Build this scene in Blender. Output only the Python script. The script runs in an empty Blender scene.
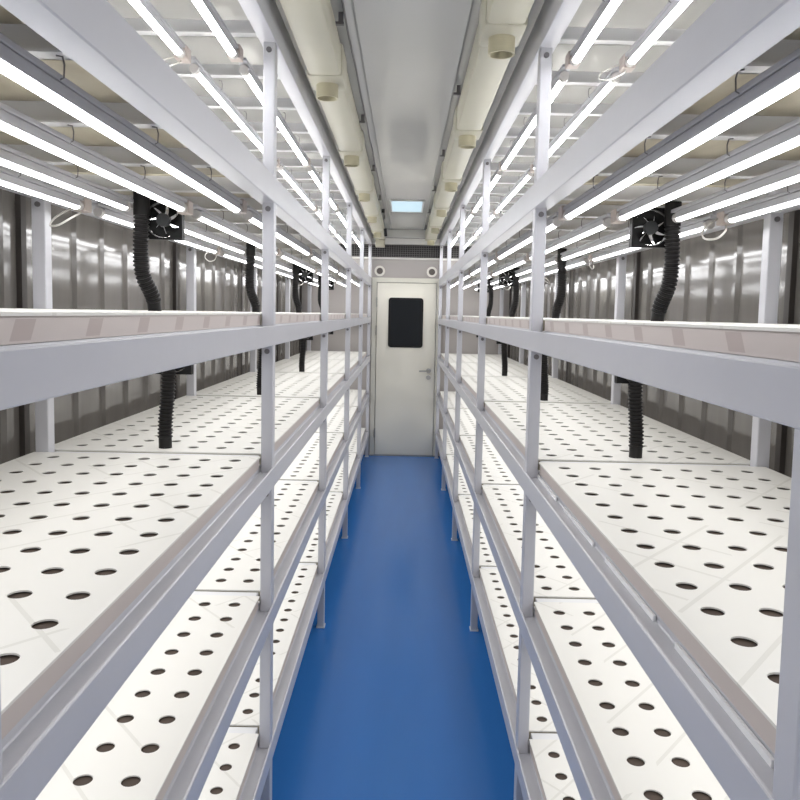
import bpy, bmesh, math, random
from mathutils import Vector, Matrix
random.seed(7)
SC = bpy.context.scene
COL = SC.collection
PI = math.pi

# ------------------------------------------------------------------ layout
LX, RX = -0.3646, 0.3493        # aisle faces of the two racks
P0, BAY = 0.655, 1.488          # first post pair in view, post spacing
POSTS = [P0 + BAY * i for i in range(-1, 6)]
FAR = 8.204                     # end wall with the door
NEAR = -1.05
CEIL = 2.42
WALL = 1.13
CX = (LX + RX) / 2
# shelf: (beam bottom, beam top)
SHELF = [(0.225, 0.282), (0.635, 0.692), (1.040, 1.097), (1.445, 1.500), (1.838, 1.908)]
TOP = (2.268, 2.370)
TRAY_H = 0.0332

# ------------------------------------------------------------------ materials
def mat(name, col, rough=0.5, metal=0.0, spec=0.5, emit=None, estr=0.0, noise=0.0, nscale=6.0, stretch=None, bump=0.0, bscale=40.0, coat=0.0):
    m = bpy.data.materials.new(name); m.use_nodes = True
    nt = m.node_tree; b = nt.nodes['Principled BSDF']
    b.inputs['Base Color'].default_value = (*col, 1)
    b.inputs['Roughness'].default_value = rough
    b.inputs['Metallic'].default_value = metal
    b.inputs['Specular IOR Level'].default_value = spec
    b.inputs['Coat Weight'].default_value = coat
    if emit:
        b.inputs['Emission Color'].default_value = (*emit, 1)
        b.inputs['Emission Strength'].default_value = estr
    if noise or bump:
        tc = nt.nodes.new('ShaderNodeTexCoord')
        mp = nt.nodes.new('ShaderNodeMapping'); nt.links.new(tc.outputs['Object'], mp.inputs['Vector'])
        if stretch: mp.inputs['Scale'].default_value = stretch
    if noise:
        n = nt.nodes.new('ShaderNodeTexNoise'); n.inputs['Scale'].default_value = nscale; n.inputs['Detail'].default_value = 5
        nt.links.new(mp.outputs['Vector'], n.inputs['Vector'])
        r = nt.nodes.new('ShaderNodeValToRGB')
        r.color_ramp.elements[0].position = 0.3; r.color_ramp.elements[1].position = 0.7
        r.color_ramp.elements[0].color = (*[c * (1 - noise) for c in col], 1)
        r.color_ramp.elements[1].color = (*[min(1, c * (1 + noise * 0.35)) for c in col], 1)
        nt.links.new(n.outputs['Fac'], r.inputs['Fac']); nt.links.new(r.outputs['Color'], b.inputs['Base Color'])
    if bump:
        n2 = nt.nodes.new('ShaderNodeTexNoise'); n2.inputs['Scale'].default_value = bscale; n2.inputs['Detail'].default_value = 3
        nt.links.new(mp.outputs['Vector'], n2.inputs['Vector'])
        bp = nt.nodes.new('ShaderNodeBump'); bp.inputs['Strength'].default_value = bump; bp.inputs['Distance'].default_value = 0.01
        nt.links.new(n2.outputs['Fac'], bp.inputs['Height']); nt.links.new(bp.outputs['Normal'], b.inputs['Normal'])
    return m

def mnode(nt, op, a, b=None):
    n = nt.nodes.new('ShaderNodeMath'); n.operation = op
    for i, v in enumerate((a, b)):
        if v is None: continue
        if isinstance(v, (int, float)): n.inputs[i].default_value = v
        else: nt.links.new(v, n.inputs[i])
    return n.outputs[0]

def lid_material():
    """white moulded plastic with faint diagonal grooves between the planting holes"""
    col = (0.78, 0.765, 0.725)
    m = mat('white_plastic_lid', col, rough=0.42)
    nt = m.node_tree; b = nt.nodes['Principled BSDF']
    tc = nt.nodes.new('ShaderNodeTexCoord'); sx = nt.nodes.new('ShaderNodeSeparateXYZ'); nt.links.new(tc.outputs['Object'], sx.inputs[0])
    oi = nt.nodes.new('ShaderNodeObjectInfo')
    X = mnode(nt, 'DIVIDE', sx.outputs['X'], 0.172); Y = mnode(nt, 'DIVIDE', sx.outputs['Y'], 0.2)
    masks = []
    for sgn, op in ((1, 'ADD'), (2, 'SUBTRACT')):
        s = mnode(nt, op, Y, X)
        fr = mnode(nt, 'FRACT', mnode(nt, 'ADD', s, 20.25 + 0.5 * (sgn - 1)))
        d = mnode(nt, 'ABSOLUTE', mnode(nt, 'SUBTRACT', fr, 0.5))
        ln = mnode(nt, 'LESS_THAN', d, 0.027)
        nz = nt.nodes.new('ShaderNodeTexNoise'); nz.noise_dimensions = '4D'; nz.inputs['Scale'].default_value = 2.6; nz.inputs['Detail'].default_value = 0
        nt.links.new(tc.outputs['Object'], nz.inputs['Vector'])
        nt.links.new(mnode(nt, 'ADD', mnode(nt, 'MULTIPLY', oi.outputs['Random'], 7.0), sgn * 3.1), nz.inputs['W'])
        masks.append(mnode(nt, 'MULTIPLY', ln, mnode(nt, 'GREATER_THAN', nz.outputs['Fac'], 0.52)))
    g = mnode(nt, 'MAXIMUM', masks[0], masks[1])
    mx = nt.nodes.new('ShaderNodeMix'); mx.data_type = 'RGBA'
    mx.inputs['A'].default_value = (*col, 1); mx.inputs['B'].default_value = (0.69, 0.675, 0.63, 1)
    nt.links.new(g, mx.inputs['Factor']); nt.links.new(mx.outputs['Result'], b.inputs['Base Color'])
    bp = nt.nodes.new('ShaderNodeBump'); bp.inputs['Strength'].default_value = 0.4; bp.inputs['Distance'].default_value = 0.003; bp.invert = True
    nt.links.new(g, bp.inputs['Height']); nt.links.new(bp.outputs['Normal'], b.inputs['Normal'])
    return m

def box_material(patches, lean=0.6):
    """milky plastic tray wall with evenly spaced darker slanted patches, yellowed stains below"""
    col = (0.72, 0.69, 0.60)
    m = mat('milky_plastic_tray', col, rough=0.38)
    pk = 1.0 if patches else 0.0
    nt = m.node_tree; b = nt.nodes['Principled BSDF']
    tc = nt.nodes.new('ShaderNodeTexCoord'); sx = nt.nodes.new('ShaderNodeSeparateXYZ'); nt.links.new(tc.outputs['Object'], sx.inputs[0])
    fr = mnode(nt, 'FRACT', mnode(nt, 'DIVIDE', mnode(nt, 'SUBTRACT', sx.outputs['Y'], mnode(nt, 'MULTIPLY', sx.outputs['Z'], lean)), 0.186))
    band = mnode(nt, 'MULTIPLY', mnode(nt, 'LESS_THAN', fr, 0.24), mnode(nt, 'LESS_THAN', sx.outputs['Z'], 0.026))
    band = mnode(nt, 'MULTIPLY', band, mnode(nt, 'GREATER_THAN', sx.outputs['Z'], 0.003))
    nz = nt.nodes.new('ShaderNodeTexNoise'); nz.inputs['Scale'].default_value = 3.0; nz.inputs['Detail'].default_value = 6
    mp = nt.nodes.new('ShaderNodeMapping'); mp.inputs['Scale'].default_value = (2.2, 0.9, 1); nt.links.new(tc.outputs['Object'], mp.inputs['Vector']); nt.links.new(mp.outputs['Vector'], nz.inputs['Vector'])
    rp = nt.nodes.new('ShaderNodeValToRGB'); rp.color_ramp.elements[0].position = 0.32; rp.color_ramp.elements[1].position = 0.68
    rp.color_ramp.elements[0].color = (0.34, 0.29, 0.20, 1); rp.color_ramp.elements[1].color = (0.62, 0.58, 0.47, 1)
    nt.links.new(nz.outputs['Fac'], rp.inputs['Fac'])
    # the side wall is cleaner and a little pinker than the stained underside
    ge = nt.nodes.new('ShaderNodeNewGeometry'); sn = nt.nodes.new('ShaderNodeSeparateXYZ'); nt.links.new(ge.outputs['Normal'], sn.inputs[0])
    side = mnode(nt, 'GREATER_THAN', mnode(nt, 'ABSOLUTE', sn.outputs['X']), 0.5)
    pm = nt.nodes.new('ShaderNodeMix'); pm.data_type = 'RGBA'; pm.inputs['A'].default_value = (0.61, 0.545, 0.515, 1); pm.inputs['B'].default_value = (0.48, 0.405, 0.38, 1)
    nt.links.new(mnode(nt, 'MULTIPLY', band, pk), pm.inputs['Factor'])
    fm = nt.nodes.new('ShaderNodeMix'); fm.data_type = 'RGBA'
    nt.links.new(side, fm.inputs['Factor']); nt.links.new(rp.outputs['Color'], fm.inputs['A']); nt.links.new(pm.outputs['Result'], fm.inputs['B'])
    nt.links.new(fm.outputs['Result'], b.inputs['Base Color'])
    return m

def grille_material():
    m = mat('black_mesh', (0.02, 0.02, 0.022), rough=0.6)
    nt = m.node_tree; b = nt.nodes['Principled BSDF']
    return m

TUBE_L = 5.6
LIGHT = (0.985, 0.99, 1.0)
M = dict(
    rack=mat('white_powder_coat', (0.57, 0.57, 0.61), rough=0.30, noise=0.05, nscale=3, bump=0.03, bscale=25),
    slat=mat('white_painted_slat', (0.72, 0.72, 0.73), rough=0.4),
    bolt=mat('dull_steel', (0.22, 0.21, 0.22), rough=0.4, metal=0.8),
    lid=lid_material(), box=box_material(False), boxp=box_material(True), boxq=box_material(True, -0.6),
    liner=mat('dark_root_liner', (0.085, 0.060, 0.046), rough=0.85, noise=0.3, nscale=20),
    housing=mat('grey_aluminium', (0.46, 0.46, 0.49), rough=0.4, metal=0.25),
    tube=mat('lit_tube', (0.9, 0.9, 0.9), rough=0.3, emit=LIGHT, estr=TUBE_L),
    tube2=mat('lit_tube_dimmer', (0.9, 0.9, 0.9), rough=0.3, emit=LIGHT, estr=TUBE_L * 0.5),
    cap=mat('clear_grey_cap', (0.55, 0.53, 0.52), rough=0.3),
    beige=mat('beige_connector', (0.52, 0.45, 0.42), rough=0.5),
    cord=mat('white_cord', (0.55, 0.53, 0.50), rough=0.5),
    black=mat('black_plastic', (0.006, 0.006, 0.0065), rough=0.5, spec=0.25),
    hub=mat('grey_hub', (0.02, 0.022, 0.024), rough=0.5),
    hose=mat('black_rubber', (0.012, 0.011, 0.011), rough=0.5, spec=0.3),
    duct=mat('ivory_pvc', (0.50, 0.48, 0.385), rough=0.38, noise=0.05, nscale=4),
    spout=mat('yellowed_pvc', (0.50, 0.465, 0.33), rough=0.4),
    spoutin=mat('spout_inside', (0.25, 0.22, 0.13), rough=0.7),
    ceil=mat('glossy_white_sheet', (0.56, 0.555, 0.53), rough=0.13, spec=0.6, noise=0.04, nscale=1.5, bump=0.02, bscale=3),
    seam=mat('grey_sealant', (0.30, 0.30, 0.28), rough=0.6),
    trimw=mat('light_trim', (0.66, 0.65, 0.62), rough=0.4),
    floor=mat('blue_epoxy', (0.044, 0.205, 0.60), rough=0.22, spec=0.34, noise=0.10, nscale=1.6, stretch=(2.5, 0.25, 1), bump=0.03, bscale=8),
    steel=mat('brushed_steel_wall', (0.17, 0.158, 0.145), rough=0.11, metal=0.0, spec=0.55, noise=0.12, nscale=5, stretch=(1, 3, 0.5), bump=0.05, bscale=2.2),
    gap=mat('dark_joint', (0.05, 0.042, 0.038), rough=0.6),
    endwall=mat('pale_panel', (0.43, 0.40, 0.385), rough=0.38, noise=0.04, nscale=3),
    door=mat('cream_door', (0.80, 0.77, 0.68), rough=0.34),
    frame=mat('cream_frame', (0.70, 0.68, 0.60), rough=0.4),
    glass=mat('dark_glass', (0.012, 0.014, 0.016), rough=0.08, spec=0.5),
    chrome=mat('steel_handle', (0.45, 0.44, 0.42), rough=0.3, metal=0.9),
    mesh=mat('black_mesh', (0.018, 0.017, 0.018), rough=0.6),
    wire=mat('grey_wire', (0.16, 0.15, 0.15), rough=0.5),
    vent=mat('ring_white', (0.80, 0.78, 0.72), rough=0.4),
    ventin=mat('vent_dark', (0.14, 0.12, 0.11), rough=0.7),
    panel=mat('lit_panel', (0.15, 0.17, 0.18), rough=0.4, emit=(0.62, 0.86, 1.0), estr=0.19),
    glint=mat('glint_white', (0.95, 0.95, 0.96), rough=0.3),  # near-white paint standing in for light along the shelf ledge
)

# ------------------------------------------------------------------ mesh helpers
class MB:
    def __init__(s): s.bm = bmesh.new()
    def box(s, x0, x1, y0, y1, z0, z1, bev=0.0):
        r = bmesh.ops.create_cube(s.bm, size=1)['verts']
        for v in r:
            v.co = Vector(((x0 + x1) / 2 + v.co.x * (x1 - x0), (y0 + y1) / 2 + v.co.y * (y1 - y0), (z0 + z1) / 2 + v.co.z * (z1 - z0)))
        if bev:
            es = list({e for v in r for e in v.link_edges})
            bmesh.ops.bevel(s.bm, geom=es, offset=bev, segments=2, affect='EDGES', profile=0.5)
        return s
    def cyl(s, c, r, d, axis='z', seg=16, r2=None):
        rot = {'z': Matrix(), 'x': Matrix.Rotation(PI / 2, 4, 'Y'), 'y': Matrix.Rotation(-PI / 2, 4, 'X')}[axis]
        bmesh.ops.create_cone(s.bm, cap_ends=True, segments=seg, radius1=r, radius2=r if r2 is None else r2, depth=d, matrix=Matrix.Translation(c) @ rot)
        return s
    def tube(s, pts, rad, seg=8, cap=True):
        pts = [Vector(p) for p in pts]; rads = rad if isinstance(rad, (list, tuple)) else [rad] * len(pts)
        rings = []
        t0 = (pts[1] - pts[0]).normalized()
        n = t0.orthogonal().normalized()
        for i, p in enumerate(pts):
            t = (pts[min(i + 1, len(pts) - 1)] - pts[max(i - 1, 0)]).normalized()
            n = (n - t * n.dot(t)).normalized(); b = t.cross(n)
            rings.append([s.bm.verts.new(p + (n * math.cos(2 * PI * k / seg) + b * math.sin(2 * PI * k / seg)) * rads[i]) for k in range(seg)])
        for a, c in zip(rings, rings[1:]):
            for k in range(seg):
                s.bm.faces.new((a[k], a[(k + 1) % seg], c[(k + 1) % seg], c[k]))
        if cap:
            s.bm.faces.new(list(reversed(rings[0]))); s.bm.faces.new(rings[-1])
        return s
    def ring(s, c, ro, ri, d, axis='y', seg=24):
        """an annulus of depth d about c"""
        def P(r, a, o):
            u, v = r * math.cos(a), r * math.sin(a)
            return Vector(c) + (Vector((u, o, v)) if axis == 'y' else Vector((u, v, o)))
        R = []
        for k in range(seg):
            a = 2 * PI * k / seg
            R.append([s.bm.verts.new(P(r, a, o)) for r, o in ((ro, -d / 2), (ro, d / 2), (ri, d / 2), (ri, -d / 2))])
        for k in range(seg):
            A, B = R[k], R[(k + 1) % seg]
            for j in range(4):
                s.bm.faces.new((A[j], A[(j + 1) % 4], B[(j + 1) % 4], B[j]))
        return s
    def mesh(s, name, m, smooth=False):
        bmesh.ops.recalc_face_normals(s.bm, faces=s.bm.faces)
        me = bpy.data.meshes.new(name); s.bm.to_mesh(me); s.bm.free()
        me.materials.append(m)
        if smooth:
            for p in me.polygons: p.use_smooth = True
            if hasattr(me, 'set_sharp_from_angle'): me.set_sharp_from_angle(angle=math.radians(38))
        return me
    def build(s, name, m, parent=None, smooth=False):
        o = bpy.data.objects.new(name, s.mesh(name, m, smooth)); COL.objects.link(o)
        if parent: o.parent = parent
        return o

def tag(o, label, cat, group=None):
    o['label'] = label; o['category'] = cat
    if group: o['group'] = group
    return o
def thing(name, label, cat, loc=(0, 0, 0), group=None):
    o = bpy.data.objects.new(name, None); COL.objects.link(o); o.location = loc; o.empty_display_size = 0.05
    return tag(o, label, cat, group)
def struct(name, mb, m, parent=None, smooth=False):
    o = mb.build(name, m, parent, smooth)
    o['kind'] = 'structure'
    return o
def put(name, me, parent, loc=(0, 0, 0), rot=None, scale=None):
    o = bpy.data.objects.new(name, me); COL.objects.link(o); o.parent = parent; o.location = loc
    if rot: o.rotation_euler = rot
    if scale: o.scale = scale
    return o
def copy_tree(o, parent=None):
    c = o.copy(); COL.objects.link(c)
    if parent: c.parent = parent
    for ch in list(o.children): copy_tree(ch, c)
    return c

# ------------------------------------------------------------------ the setting
CXW = 0.0
struct('floor', MB().box(-WALL - .05, WALL + .05, NEAR - .05, FAR + .08, -0.06, 0), M['floor'])
struct('ceiling', MB().box(-WALL - .05, WALL + .05, NEAR - .05, FAR + .08, CEIL, CEIL + .06), M['ceil'])
# long sealant seams and cross joints of the ceiling sheets
for k, x in enumerate((-0.168, 0.172)):
    struct('trim_%d' % (k + 1), MB().box(x - .003, x + .003, NEAR, FAR - .16, CEIL - .003, CEIL + .001), M['seam'])
struct('wall_near', MB().box(-WALL - .05, WALL + .05, NEAR - .06, NEAR, 0, CEIL), M['endwall'])
struct('wall_far', MB().box(-WALL - .05, WALL + .05, FAR, FAR + .06, 0, CEIL), M['endwall'])

def side_wall(name, sx):
    mb = MB()
    bm = mb.bm
    # one folded sheet: flat pans with shallow raised ribs
    prof = []
    y = NEAR; pitch = 0.236
    prof.append((NEAR, 0))
    yy = NEAR + 0.12
    while yy < FAR - 0.05:
        prof += [(yy - .022, 0), (yy - .012, .012), (yy + .012, .012), (yy + .022, 0)]
        yy += pitch
    prof.append((FAR, 0))
    rows = []
    for z in (0, CEIL):
        rows.append([bm.verts.new((sx * (WALL - d), yv, z)) for yv, d in prof])
    back = [[bm.verts.new((sx * (WALL + .05), yv, z)) for yv in (NEAR, FAR)] for z in (0, CEIL)]
    for i in range(len(prof) - 1):
        bm.faces.new((rows[0][i], rows[0][i + 1], rows[1][i + 1], rows[1][i]))
    bm.faces.new((back[0][0], back[0][1], back[1][1], back[1][0]))
    w = struct(name, mb, M['steel'])
    # dark vertical joints between the wall sheets, one beside each rear post
    for p in POSTS[1:]:
        s = MB().box(sx * WALL - .016, sx * WALL + .016, p + .075, p + .105, 0.0, CEIL - .001).build('joint', M['gap'], w)
    return w
side_wall('wall_left', -1)
side_wall('wall_right', 1)

# header steps where the ceiling meets the end wall
struct('trim_3', MB().box(-WALL, WALL, FAR - .16, FAR, 2.335, CEIL, .006), M['ceil'])
struct('trim_4', MB().box(-WALL, WALL, FAR - .10, FAR, 2.275, 2.335, .006), M['trimw'])
struct('trim_5', MB().box(-WALL, WALL, FAR - .03, FAR, 2.118, 2.140, .004), M['trimw'])
# black mesh ventilation band
g = thing('vent_grille', 'long black wire mesh grille across the end wall above the door', 'grille', (0, FAR - .004, 2.207))
MB().box(-WALL + .01, WALL - .01, -.004, .004, -.066, .066).build('backing', M['mesh'], g)
mb = MB()
for k in range(90):
    x = -1.1 + k * 0.0247
    mb.box(x - .0022, x + .0022, -.012, -.008, -.064, .064)
for k in range(6):
    z = -.055 + k * .022
    mb.box(-1.1, 1.1, -.015, -.011, z - .002, z + .002)
mb.build('grate', M['wire'], g)
# round ventilation outlets
for x, side in ((-.282, 'left'), (.276, 'right')):
    v = thing('wall_vent', 'round white vent on the end wall above the %s of the door' % side, 'vent', (x, FAR, 1.993), 'round vents above the door')
    MB().ring((0, -.012, 0), .056, .034, .024).build('rim', M['vent'], v, True)
    mb = MB().cyl((0, -.006, 0), .036, .012, 'y', 24)
    for k in range(3): mb.box(-.03, .03, -.016, -.012, -.018 + k * .018 - .003, -.018 + k * .018 + .003)
    mb.build('louvre', M['ventin'], v)

# door
DX0, DX1, DZ = -.304, .326, 1.868
d = MB()
d.box(DX0, DX1, FAR - .035, FAR - .001, .012, DZ, .003)
door = struct('door_1', d, M['door'])
fr = MB()
fr.box(DX0 - .055, DX0 - .006, FAR - .03, FAR, 0, DZ + .055, .003)
fr.box(DX1 + .006, DX1 + .060, FAR - .03, FAR, 0, DZ + .055, .003)
fr.box(DX0 - .006, DX1 + .006, FAR - .03, FAR, DZ + .006, DZ + .055, .003)
f = fr.build('door_frame', M['frame'], door)
MB().box(DX0 - .05, DX1 + .05, FAR - .045, FAR - .036, 0, .011).build('threshold', M['chrome'], door)
def rrect(mb, x0, x1, z0, z1, r, y0, y1):
    pts = []
    for cx, cz, a0 in ((x1 - r, z1 - r, 0), (x0 + r, z1 - r, PI / 2), (x0 + r, z0 + r, PI), (x1 - r, z0 + r, 1.5 * PI)):
        for k in range(5):
            a = a0 + PI / 2 * k / 4; pts.append((cx + r * math.cos(a), cz + r * math.sin(a)))
    A = [mb.bm.verts.new((x, y0, z)) for x, z in pts]; B = [mb.bm.verts.new((x, y1, z)) for x, z in pts]
    n = len(pts)
    mb.bm.faces.new(A); mb.bm.faces.new(list(reversed(B)))
    for k in range(n): mb.bm.faces.new((A[k], A[(k + 1) % n], B[(k + 1) % n], B[k]))
    return mb
rrect(MB(), -.180, .192, 1.180, 1.712, .03, FAR - .045, FAR - .034).build('window_frame', M['black'], door)
rrect(MB(), -.156, .168, 1.204, 1.688, .015, FAR - .0462, FAR - .044).build('window_pane', M['glass'], door)
h = MB().cyl((.262, FAR - .042, .935), .026, .014, 'y', 20)
h.tube([(.262, FAR - .045, .935), (.262, FAR - .085, .935), (.247, FAR - .092, .935), (.160, FAR - .092, .932)], .009, 10)
h.build('handle', M['chrome'], door, True)
MB().cyl((.262, FAR - .042, .862), .024, .014, 'y', 20).build('keyhole_plate', M['chrome'], door, True)
for z in (1.66, 1.36, .25):
    MB().cyl((DX0 - .004, FAR - .040, z), .008, .10, 'z', 10).build('hinge', M['chrome'], door, True)

# ceiling light panel
c = thing('ceiling_light', 'lit rectangular bluish white panel in the aisle ceiling', 'ceiling light', (-.004, 6.285, CEIL))
MB().box(-.122, .122, -.31, .31, -.008, -.004).build('diffuser', M['panel'], c)
fb = MB(); fb.box(-.135, -.122, -.322, .322, -.010, 0); fb.box(.122, .135, -.322, .322, -.010, 0); fb.box(-.122, .122, -.322, -.31, -.010, 0); fb.box(-.122, .122, .31, .322, -.010, 0)
fb.build('light_frame', M['trimw'], c)

# ------------------------------------------------------------------ air ducts under the ceiling
def air_duct(sx, x0, x1, y_first, yend, side):
    t = thing('air_duct', 'ivory square plastic air duct with round spouts, along the ceiling by the %s rack' % side, 'duct', ((x0 + x1) / 2, 0, 2.30), 'air ducts on the ceiling')
    w = (x1 - x0) / 2
    MB().box(-w, w, NEAR + .02, yend, 0, .098, .010).build('duct_body', M['duct'], t, True)
    n = 0; y = y_first
    while y < yend - .1:
        MB().box(-w - .006, w + .006, y - .085, y + .085, -.006, .103, .012).build('sleeve', M['duct'], t, True)
        sp = MB().ring((0, y + .01, -.027), .037, .032, .044, 'z', 24).build('spout', M['spout'], t, True)
        MB().cyl((0, y + .01, -.012), .0325, .004, 'z', 24).build('spout_inside', M['spoutin'], sp)
        # dark clip that hangs the sleeve from the ceiling
        b = MB(); xs = -sx * (w + .012)
        b.box(xs - .004, xs + .010, y - .28 - .006, y - .28 + .006, .090, .119); b.box(xs - .016, xs + .012, y - .28 - .006, y - .28 + .006, .084, .092)
        b.build('bracket', M['wire'], t)
        y += 1.15
    # turned-down end
    return t
L = air_duct(-1, -.328, -.222, 1.44, 7.98, 'left')
R = air_duct(1, .196, .300, 0.98, 8.03, 'right')
MB().box(-.048, .048, 7.90, 8.02, -.075, .0, .008).build('duct_end', M['duct'], L, True)
# loose cable beside the hinge-side duct
mb = MB()
pts = []
for k in range(60):
    y = 2.0 + k * .075
    pts.append((-.196 + .0012 * math.sin(k * .7), y, CEIL - .006 - .001 * abs(math.sin(k * .9))))
for p in ((-.195, 6.46, 2.38), (-.200, 6.47, 2.33), (-.190, 6.48, 2.28), (-.185, 6.49, 2.245)): pts.append(p)
cb = thing('ceiling_cable', 'thin dark cable along the ceiling, its plug hanging beside the left duct', 'cable')
mb.tube(pts, .0035, 6).build('wire', M['wire'], cb, True)
MB().tube([(-.185, 6.49, 2.255), (-.178, 6.49, 2.19)], .013, 8).build('plug', M['black'], cb, True)
MB().box(-.222 + .01, -.188, 6.36, 6.40, 2.372, 2.40).build('clip', M['black'], cb)

# ------------------------------------------------------------------ racks
bolt_me = MB().cyl((0, 0, 0), .0075, .006, 'y', 10).mesh('bolt', M['bolt'], True)
bolt_me2 = MB().cyl((0, 0, 0), .0075, .006, 'x', 10).mesh('bolt', M['bolt'], True)
def rack(sx, face, side):
    rk = thing('grow_rack', 'long white steel shelving rack of five levels along the %s wall' % side, 'shelving rack', (0, 0, 0), None)
    a = lambda d: face + sx * d            # distance from the aisle face towards the wall
    def bx(mb, d0, d1, y0, y1, z0, z1, bev=0):
        x0, x1 = sorted((a(d0), a(d1))); return mb.box(x0, x1, y0, y1, z0, z1, bev)
    rear0 = 1.000 - abs(face); rear1 = 1.038 - abs(face)
    yA, yB = POSTS[0] - .02, POSTS[-1] + .02
    for i, p in enumerate(POSTS):
        pp = p + (.006 if i == 1 else 0)
        for d0, d1, front in ((.003, .0355, True), (rear0, rear1, False)):
            if not front: pp = p
            po = bx(MB(), d0, d1, pp - .02, pp + .02, 0.0, TOP[1] - .02, .003).build('post', M['rack'], rk)
            if i == 0: continue
            bx(MB(), d0 - .004, d1 + .004, pp - .024, pp + .024, 0.0, .006).build('foot', M['slat'], po)
            dm = (d0 + d1) / 2
            for zb in [s[0] - .017 for s in SHELF[1:]] + [TOP[0] - .021]:
                if front or zb > 1.7:
                    put('bolt', bolt_me, po, (a(dm), pp - .022, zb))
    lev = SHELF + [TOP]
    for k, (z0, z1) in enumerate(lev):
        fb = MB()
        if k < 5:
            tf = z1 - .013          # open channel: lip on the aisle side, trough, inner lip that carries the trays
            prof = [(.002, z0), (.044, z0), (.046, z0 + .002), (.046, z1), (.041, z1), (.0405, z1 - .001), (.0405, tf + .002), (.0385, tf), (.008, tf), (.006, tf + .002), (.006, z1 - .0015), (.0045, z1), (.0015, z1), (0, z1 - .0015), (0, z0 + .002)]
            A = [fb.bm.verts.new((a(d_), yA, z_)) for d_, z_ in prof]; B = [fb.bm.verts.new((a(d_), yB, z_)) for d_, z_ in prof]
            fb.bm.faces.new(A); fb.bm.faces.new(list(reversed(B)))
            for q_ in range(len(prof)):
                r_ = (q_ + 1) % len(prof); fb.bm.faces.new((A[q_], A[r_], B[r_], B[q_]))
        else:
            bx(fb, 0, .046, yA, yB, z0, z1, .004)
        fb.build('front_beam', M['rack'], rk, True)
        bx(MB(), rear0 - .002, rear1 + .006, yA, yB, z0, z1, .004).build('rear_beam', M['rack'], rk, True)
        # small end tabs of the beam at each post
        if k >= 4:
            n = 4 * 5
            for j in range(n + 1):
                y = P0 + BAY * j / 4
                s = MB()
                zt = z1 if k == 4 else z0 + .062
                bx(s, .046, rear0 - .002, y - .002, y + .002, zt - .044, zt - .0005)
                bx(s, .046, rear0 - .002, y - .030, y + .002, zt - .044, zt - .040)
                s.build('cross_slat', M['slat'], rk)
    # filler bars between the trays of neighbouring bays
    for z0, z1 in SHELF[:4]:
        for p in POSTS[1:]:
            bx(MB(), .047, rear0 - .003, p - .0195, p + .0195, z1 - .03, z1 + TRAY_H - .004, .002).build('joint_bar', M['slat'], rk)
    # end rails at the door
    for z0, z1 in lev:
        bx(MB(), .040, rear0, POSTS[-1] - .015, POSTS[-1] + .015, z0 + (.03 if z0 > 1.8 else .006), z1 - .006, .003).build('end_rail', M['rack'], rk)
    return rk
rack(-1, LX, 'left')
rack(1, RX, 'right')

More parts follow.
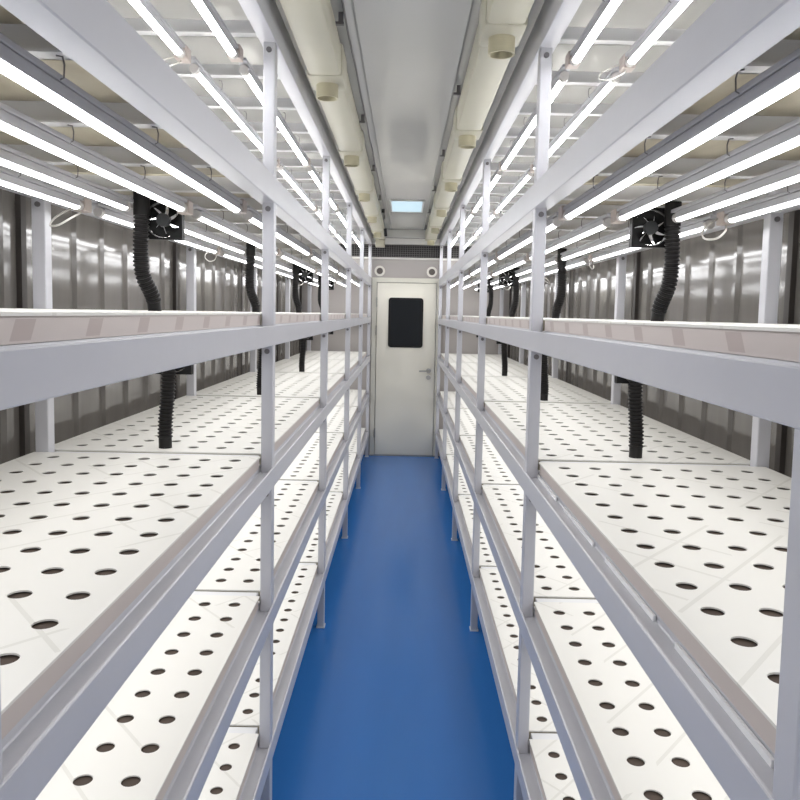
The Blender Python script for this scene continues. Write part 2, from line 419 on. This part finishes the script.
# ------------------------------------------------------------------ growing trays
NY, NX, DY, DXH, HR = 14, 7, 0.1, 0.083, 0.0165
TW = .639; TL = 1.442
def tray_meshes():
    """local frame: x from the aisle edge towards the wall, y along the bay from its near end, z up from the tray's underside"""
    mb = MB(); bm = mb.bm
    x_h0 = .057; y_h0 = .066
    top = TRAY_H; dep = .0025
    gx = [0] + [x_h0 - DXH / 2 + DXH * i for i in range(NX + 1)] + [TW]
    gy = [0] + [y_h0 - DY / 2 + DY * j for j in range(NY + 1)] + [TL]
    V = {}
    def v(x, y, z=top):
        k = (round(x, 5), round(y, 5), round(z, 5))
        if k not in V: V[k] = bm.verts.new((x, y, z))
        return V[k]
    for j in range(NY):
        for i in range(NX):
            cx, cy = x_h0 + DXH * i, y_h0 + DY * j
            out, inn, low = [], [], []
            for k in range(20):
                an = 2 * PI * (k + .5) / 20
                c_, s_ = math.cos(an), math.sin(an)
                inn.append(v(cx + HR * c_, cy + HR * s_)); low.append(v(cx + HR * c_, cy + HR * s_, top - dep))
            hx, hy = DXH / 2, DY / 2
            cor = [v(cx + hx, cy + hy), v(cx - hx, cy + hy), v(cx - hx, cy - hy), v(cx + hx, cy - hy)]
            # each corner fans to a quarter of the circle; sides close between corners
            q = 5
            for m_ in range(4):
                ks = [(m_ * q + t) % 20 for t in range(q)]
                for t in range(q - 1):
                    bm.faces.new((cor[m_], inn[ks[t + 1]], inn[ks[t]]))
                nx = (m_ + 1) % 4
                bm.faces.new((cor[m_], cor[nx], inn[(m_ * q + q) % 20], inn[ks[-1]]))
            for k in range(20):
                bm.faces.new((inn[k], inn[(k + 1) % 20], low[(k + 1) % 20], low[k]))
    # margins
    xs, ys = gx[1:-1], gy[1:-1]
    for i in range(len(xs) - 1):
        bm.faces.new((v(xs[i], 0), v(xs[i + 1], 0), v(xs[i + 1], ys[0]), v(xs[i], ys[0])))
        bm.faces.new((v(xs[i], ys[-1]), v(xs[i + 1], ys[-1]), v(xs[i + 1], TL), v(xs[i], TL)))
    for j in range(len(ys) - 1):
        bm.faces.new((v(0, ys[j]), v(xs[0], ys[j]), v(xs[0], ys[j + 1]), v(0, ys[j + 1])))
        bm.faces.new((v(xs[-1], ys[j]), v(TW, ys[j]), v(TW, ys[j + 1]), v(xs[-1], ys[j + 1])))
    for x0, x1 in ((0, xs[0]), (xs[-1], TW)):
        for y0, y1 in ((0, ys[0]), (ys[-1], TL)):
            bm.faces.new((v(x0, y0), v(x1, y0), v(x1, y1), v(x0, y1)))
    # rim skirt
    per = [(x, 0) for x in [0] + xs + [TW]] + [(TW, y) for y in ys + [TL]] + [(x, TL) for x in reversed([0] + xs)] + [(0, y) for y in reversed(ys)]
    for k in range(len(per)):
        p, q = per[k], per[(k + 1) % len(per)]
        bm.faces.new((v(*p), v(*q), v(*q, top - .004), v(*p, top - .004)))
    lid = mb.mesh('lid', M['lid'])
    b = MB(); e = .003
    b.box(e, TW - e, e, TL - e, 0, .004)
    b.box(e, e + .004, e, TL - e, .004, top - .0005); b.box(TW - e - .004, TW - e, e, TL - e, .004, top - .0005)
    b.box(e + .004, TW - e - .004, e, e + .004, .004, top - .0005); b.box(e + .004, TW - e - .004, TL - e - .004, TL - e, .004, top - .0005)
    box = b.mesh('tray_box', M['box'])
    boxp = box.copy(); boxp.materials.clear(); boxp.materials.append(M['boxp'])
    boxq = box.copy(); boxq.materials.clear(); boxq.materials.append(M['boxq'])
    liner = MB().box(e + .005, TW - e - .005, e + .005, TL - e - .005,   .0045, TRAY_H - .0052).mesh('root_liner', M['liner'])
    return lid, box, (boxp, boxq), liner
lid_me, box_me, boxp_me, liner_me = tray_meshes()
SHELF_NAME = ['bottom shelf', 'second shelf up', 'middle shelf', 'eye-level shelf', 'top shelf']
BAYN = ['fifth', 'fourth', 'third', 'second', 'first']
for side, sx, face in (('left', -1, LX), ('right', 1, RX)):
    for k, (z0, z1) in enumerate(SHELF):
        for b in range(5):
            y0 = POSTS[b + 1] + (BAY - TL) / 2
            edge = face + sx * .036
            # the right rack mirrors by turning the tray end for end
            loc = (edge, y0, z1 + .0006) if sx > 0 else (edge, y0 + TL, z1 + .0006)
            t = thing('grow_tray', 'white holed growing tray, %s of %s rack, %s bay from door' % (SHELF_NAME[k], side, BAYN[b]), 'growing tray', loc, 'trays on the %s of the %s rack' % (SHELF_NAME[k], side))
            if sx < 0: t.rotation_euler = (0, 0, PI)
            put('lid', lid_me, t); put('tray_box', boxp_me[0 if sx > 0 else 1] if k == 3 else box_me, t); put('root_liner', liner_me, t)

# added white strips imitating a streak of light on the ledge of the right rack's middle shelf
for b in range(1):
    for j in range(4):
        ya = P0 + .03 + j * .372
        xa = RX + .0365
        o = MB().box(xa - .002, xa + .002, ya + .06, ya + .34, SHELF[2][1] - .013, SHELF[2][1] - .004).build('glint_strip', M['glint'])
        tag(o, 'thin painted light streak on right rack middle shelf ledge, strip %s from door end' % ['four', 'three', 'two', 'one'][j], 'seal strip', 'painted light streaks on the right rack ledge')

# ------------------------------------------------------------------ LED tubes
TUBE_LEN = 1.36
def led_meshes():
    L2 = TUBE_LEN / 2
    r = .0118
    mb = MB(); bm = mb.bm       # lower two thirds of the round tube: the lit part
    seg = 12; rings = []
    for y in (-L2 + .02, -L2 / 3, L2 / 3, L2 - .02):
        rings.append([bm.verts.new((r * math.sin(a), y, -r * math.cos(a))) for a in [(-.37 + .74 * k / seg) * PI for k in range(seg + 1)]])
    for a, b in zip(rings, rings[1:]):
        for k in range(seg): bm.faces.new((a[k], a[k + 1], b[k + 1], b[k]))
    for R_ in (rings[0], rings[-1]): bm.faces.new(R_)
    diff = mb.mesh('diffuser', M['tube'], True)
    diff2 = diff.copy(); diff2.materials.clear(); diff2.materials.append(M['tube2'])
    m2 = MB(); m2.box(-.0121, .0121, -L2 + .02, L2 - .02, -.0046, .0135, .002)
    hs = m2.mesh('housing', M['housing'])
    m3 = MB(); m3.box(-.013, .013, -L2 - .03, L2 + .03, .0142, .0235, .0015)
    rail = m3.mesh('mounting_channel', M['housing'])
    cap = MB().cyl((0, 0, 0), .0135, .022, 'y', 14).mesh('end_cap', M['cap'], True)
    con = MB().box(-.017, .017, -.022, .022, -.018, .018, .003).mesh('connector', M['beige'])
    pts = [(0, 0, 0), (.012, -.02, -.012), (.022, -.05, -.022), (.014, -.085, -.030), (-.008, -.10, -.022), (-.018, -.08, -.006), (-.012, -.045, .004), (0, .01, .012)]
    P = []
    for i in range(len(pts) - 1):      # smooth the loop
        p0, p1, p2, p3 = [Vector(pts[max(0, min(len(pts) - 1, i + q))]) for q in (-1, 0, 1, 2)]
        for s in range(4):
            u = s / 4
            P.append(.5 * ((2 * p1) + (p2 - p0) * u + (2 * p0 - 5 * p1 + 4 * p2 - p3) * u * u + (3 * p1 - p0 - 3 * p2 + p3) * u ** 3))
    cord = MB().tube(P, .0022, 6).mesh('cord', M['cord'], True)
    clip = MB().tube([(-.008, 0, .0458), (-.016, 0, .0445), (-.0185, 0, .034), (-.0175, 0, .018), (-.0125, 0, .0155)], .0012, 6).mesh('clip', M['bolt'], True)
    return diff, diff2, hs, rail, cap, con, cord, clip
diff_me, diff2_me, hs_me, rail_me, cap_me, con_me, cord_me, clip_me = led_meshes()
ROWX = {'left': [.463, .613, .765, .895], 'right': [.437, .583, .735, .877]}
ROWT = {'left': [.475, .618, .765, .900], 'right': [.441, .589, .735, .880]}
NUM = ['one', 'two', 'three', 'four']
for side, sx in (('left', -1), ('right', 1)):
    for lvl, z, rows in (('top shelf', 1.816, ROWX[side]), ('top frame', 2.226, ROWT[side])):
        for r_, x in enumerate(rows):
            for b in range(5):
                yc = POSTS[b + 1] + BAY / 2 + .020
                t = thing('led_tube', 'lit tube light under %s rack\'s %s, row %s from aisle, %s bay from door' % (side, lvl, NUM[r_], BAYN[b]), 'tube light', (sx * x, yc, z), 'tube lights under the %s of the %s rack' % (lvl, side))
                put('diffuser', diff2_me if lvl == 'top shelf' else diff_me, t); put('housing', hs_me, t); put('mounting_channel', rail_me, t)
                L2 = TUBE_LEN / 2
                put('end_cap', cap_me, t, (0, -L2 + .010, 0)); put('end_cap', cap_me, t, (0, L2 - .010, 0))
                if b < 4 and not (r_ == 2 and lvl == 'top shelf'):
                    c = put('connector', con_me, t, (0, L2 + .024, .004 if r_ % 2 else .010))
                    if r_ == 3 or (r_ == 1 and lvl == 'top frame'):
                        k = put('cord', cord_me, c, (0, .012, -.006), (0.25, 0.3 * ((r_ * 7 + b * 3) % 5 - 2), .5 * ((r_ * 5 + b * 2) % 5 - 2)))
                        if (r_ + b) % 3 == 0: k.scale = (1.1, 1.0, 1.4)
                for yy in (-.415, -.043, .329):
                    put('clip', clip_me, t, (0, yy, 0), (0, 0, 0 if sx > 0 else PI))

# ------------------------------------------------------------------ fans and hoses at the bay joints
def fan_meshes():
    h = .055
    mb = MB(); bm = mb.bm
    n = 32; R = .050
    for y in (-.0125, .0125): pass
    def sq(a):
        c_, s_ = math.cos(a), math.sin(a); m_ = max(abs(c_), abs(s_)); return (h * c_ / m_, h * s_ / m_)
    rg = []
    for k in range(n):
        a = 2 * PI * (k + .5) / n + PI / 4 - PI / n
        x, z = sq(a); xi, zi = R * math.cos(a), R * math.sin(a)
        rg.append([bm.verts.new(p) for p in ((x, -.0125, z), (x, .0125, z), (xi, .0125, zi), (xi, -.0125, zi))])
    for k in range(n):
        A, B = rg[k], rg[(k + 1) % n]
        for j in range(4): bm.faces.new((A[j], A[(j + 1) % 4], B[(j + 1) % 4], B[j]))
    for k in range(4):
        a = PI / 4 + k * PI / 2
        c_, s_ = math.cos(a), math.sin(a)
        mb.tube([(.018 * c_, .010, .018 * s_), (.052 * c_, .010, .052 * s_)], .0028, 6)
    frame = mb.mesh('fan_frame', M['black'])
    hub = MB().cyl((0, -.001, 0), .019, .022, 'y', 20).mesh('hub', M['hub'], True)
    blades = []
    mb = MB(); bm = mb.bm
    rows = []
    for i in range(5):
        r = .0195 + (.048 - .0195) * i / 4
        half = .30 + .16 * i / 4
        row = []
        for j in range(4):
            u = -1 + 2 * j / 3
            a = half * u + .25 * i / 4
            row.append((r * math.cos(a), .0065 * u * (1 - .3 * i / 4), r * math.sin(a)))
        rows.append(row)
    for off in (-.0006, .0006):
        vs = [[bm.verts.new((p[0], p[1] + off, p[2])) for p in row] for row in rows]
        for i in range(4):
            for j in range(3): bm.faces.new((vs[i][j], vs[i][j + 1], vs[i + 1][j + 1], vs[i + 1][j]))
    blade = mb.mesh('blade', M['black'], True)
    return frame, hub, blade
frame_me, hub_me, blade_me = fan_meshes()
def hose(name_pts, label, group, big=True):
    """corrugated hose with smooth cuffs; the points are world positions from top to bottom"""
    pts = [Vector(p) for p in name_pts]
    base = pts[-1]
    t = thing('corrugated_hose', label, 'hose', base, group)
    P = []
    for i in range(len(pts) - 1):
        p0, p1, p2, p3 = [pts[max(0, min(len(pts) - 1, i + q))] for q in (-1, 0, 1, 2)]
        for s in range(24):
            u = s / 24
            P.append(.5 * ((2 * p1) + (p2 - p0) * u + (2 * p0 - 5 * p1 + 4 * p2 - p3) * u * u + (3 * p1 - p0 - 3 * p2 + p3) * u ** 3) - base)
    P.append(Vector((0, 0, 0)))
    # resample every 2.6 mm along the path and ripple the radius
    out = [P[0]]; acc = 0
    step = .0027; cur = P[0]
    for q in P[1:]:
        while (q - cur).length >= step:
            cur = cur + (q - cur).normalized() * step; out.append(cur)
    out.append(P[-1])
    n = len(out); c = 13
    c1 = 24
    body = out[c1 - 2:n - c + 2]
    rad = [(.0218 if (i // 2) % 2 == 0 else .0178) for i in range(len(body))]
    MB().tube(body, rad, 14).build('corrugated_tube', M['hose'], t, True)
    MB().tube([out[0], out[4], out[c1]], .0222, 16).build('cuff', M['hose'], t, True)
    MB().tube([out[n - c - 1], out[n - 5], out[n - 1]], .0190, 16).build('cuff', M['hose'], t, True)
    return t
JOINT = {1: 'fourth', 2: 'third', 3: 'second', 4: 'first'}
JN = {1: 'fourth post pair from the door', 2: 'third post pair from the door', 3: 'second post pair from the door', 4: 'post pair next to the door'}
def fan(x, y, z, label, group):
    t = thing('cooling_fan', label, 'fan', (x, y, z), group)
    put('fan_frame', frame_me, t); put('hub', hub_me, t)
    for k in range(7): put('blade', blade_me, t, (0, 0, 0), (0, 2 * PI * k / 7 + .2, 0))
    # hanging tab up to the shelf
    MB().box(-.006, .006, -.003, .003, .052, .085).build('hanger', M['black'], t)
for side, sx in (('left', -1), ('right', 1)):
    for j in (1, 2, 3, 4):
        y = POSTS[j + 1] + .083
        hx = .702 if side == 'left' else .690
        ux = .735 if side == 'left' else .734
        bend = [.0, .0, .006, .040]
        jn = ['', 'fifth', 'fourth', 'third', 'second'][j]
        if j in (1, 3, 4):
            fan(sx * (.687 if j == 1 else .680), y - .054, 1.790 if side == 'left' else 1.796, 'square black fan under the top shelf of the %s rack, %s post from the door' % (side, jn), 'fans under the top shelf of the %s rack' % side)
            fan(sx * .688, y + .040, 1.402, 'square black fan under the eye-level shelf of the %s rack, %s post from the door' % (side, jn), 'fans under the eye-level shelf of the %s rack' % side)
        zt = 1.862
        q = .045 if side == 'left' else .026
        hose([(sx * ux, y - .096, zt), (sx * ux, y - .096, 1.80), (sx * (ux + .004), y - .094, 1.70), (sx * (ux + .003), y - .080, 1.635), (sx * (ux - q * .3), y - .048, 1.575), (sx * (ux - q * .3), y - .030, SHELF[3][1] + TRAY_H + .0006)],
             'black ribbed hose above the eye-level shelf of the %s rack, %s post from the door' % (side, jn), 'hoses above the eye-level shelf of the %s rack' % side)
        hose([(sx * hx * .985, y + .004, 1.495), (sx * hx * .985, y + .004, 1.42), (sx * hx * .99, y + .002, 1.30), (sx * hx, y, 1.20), (sx * hx, y, SHELF[2][1] + TRAY_H)],
             'black ribbed hose above the middle shelf of the %s rack, %s post from the door' % (side, jn), 'hoses above the middle shelf of the %s rack' % side)

# ------------------------------------------------------------------ lamps of the lower shelves and of the bay behind the camera
def area(name, x, y, z, sx_, sy_, p, col=LIGHT):
    l = bpy.data.lights.new(name, 'AREA'); l.shape = 'RECTANGLE'; l.size = sx_; l.size_y = sy_; l.energy = p; l.color = col
    o = bpy.data.objects.new(name, l); COL.objects.link(o); o.location = (x, y, z)
    return o
PW = 0.44
yA, yB = POSTS[0], POSTS[-1]
for sx in (-1, 1):
    for k in (1, 2, 3):
        area('shelf_lamp', sx * .69, (yA + yB) / 2, SHELF[k][0] - .03, .50, yB - yA, PW * (yB - yA) * (1.0 if k == 3 else 1.15))
    for z in (1.80, 2.22):
        area('shelf_lamp', sx * .69, POSTS[0] + BAY / 2, z, .50, BAY * .92, PW * BAY)

# ------------------------------------------------------------------ world, camera
w = bpy.data.worlds.new('World'); SC.world = w; w.use_nodes = True
w.node_tree.nodes['Background'].inputs['Color'].default_value = (0.5, 0.5, 0.52, 1)
w.node_tree.nodes['Background'].inputs['Strength'].default_value = 0.2
F, pitch, roll, px, py = 760, .0777, .0204, 404.06, 373.13
cam = bpy.data.cameras.new('camera'); co = bpy.data.objects.new('camera', cam); COL.objects.link(co)
fw = Vector((0, math.cos(pitch), -math.sin(pitch))); up0 = Vector((0, math.sin(pitch), math.cos(pitch))); r0 = Vector((1, 0, 0))
rt = r0 * math.cos(roll) + up0 * math.sin(roll); up = up0 * math.cos(roll) - r0 * math.sin(roll)
mw = Matrix((rt, up, -fw)).transposed().to_4x4(); mw.translation = Vector((0, 0, 1.54)); co.matrix_world = mw
cam.sensor_fit = 'HORIZONTAL'; cam.sensor_width = 36; cam.lens = 36 * F / 800
cam.shift_x = -(px - 400) / 800; cam.shift_y = (py - 400) / 800
cam.clip_start = 0.02
SC.camera = co
SC.view_settings.view_transform = 'Standard'; SC.view_settings.look = 'None'; SC.view_settings.gamma = 1; SC.view_settings.use_curve_mapping = False
SC.view_settings.exposure = 2.1
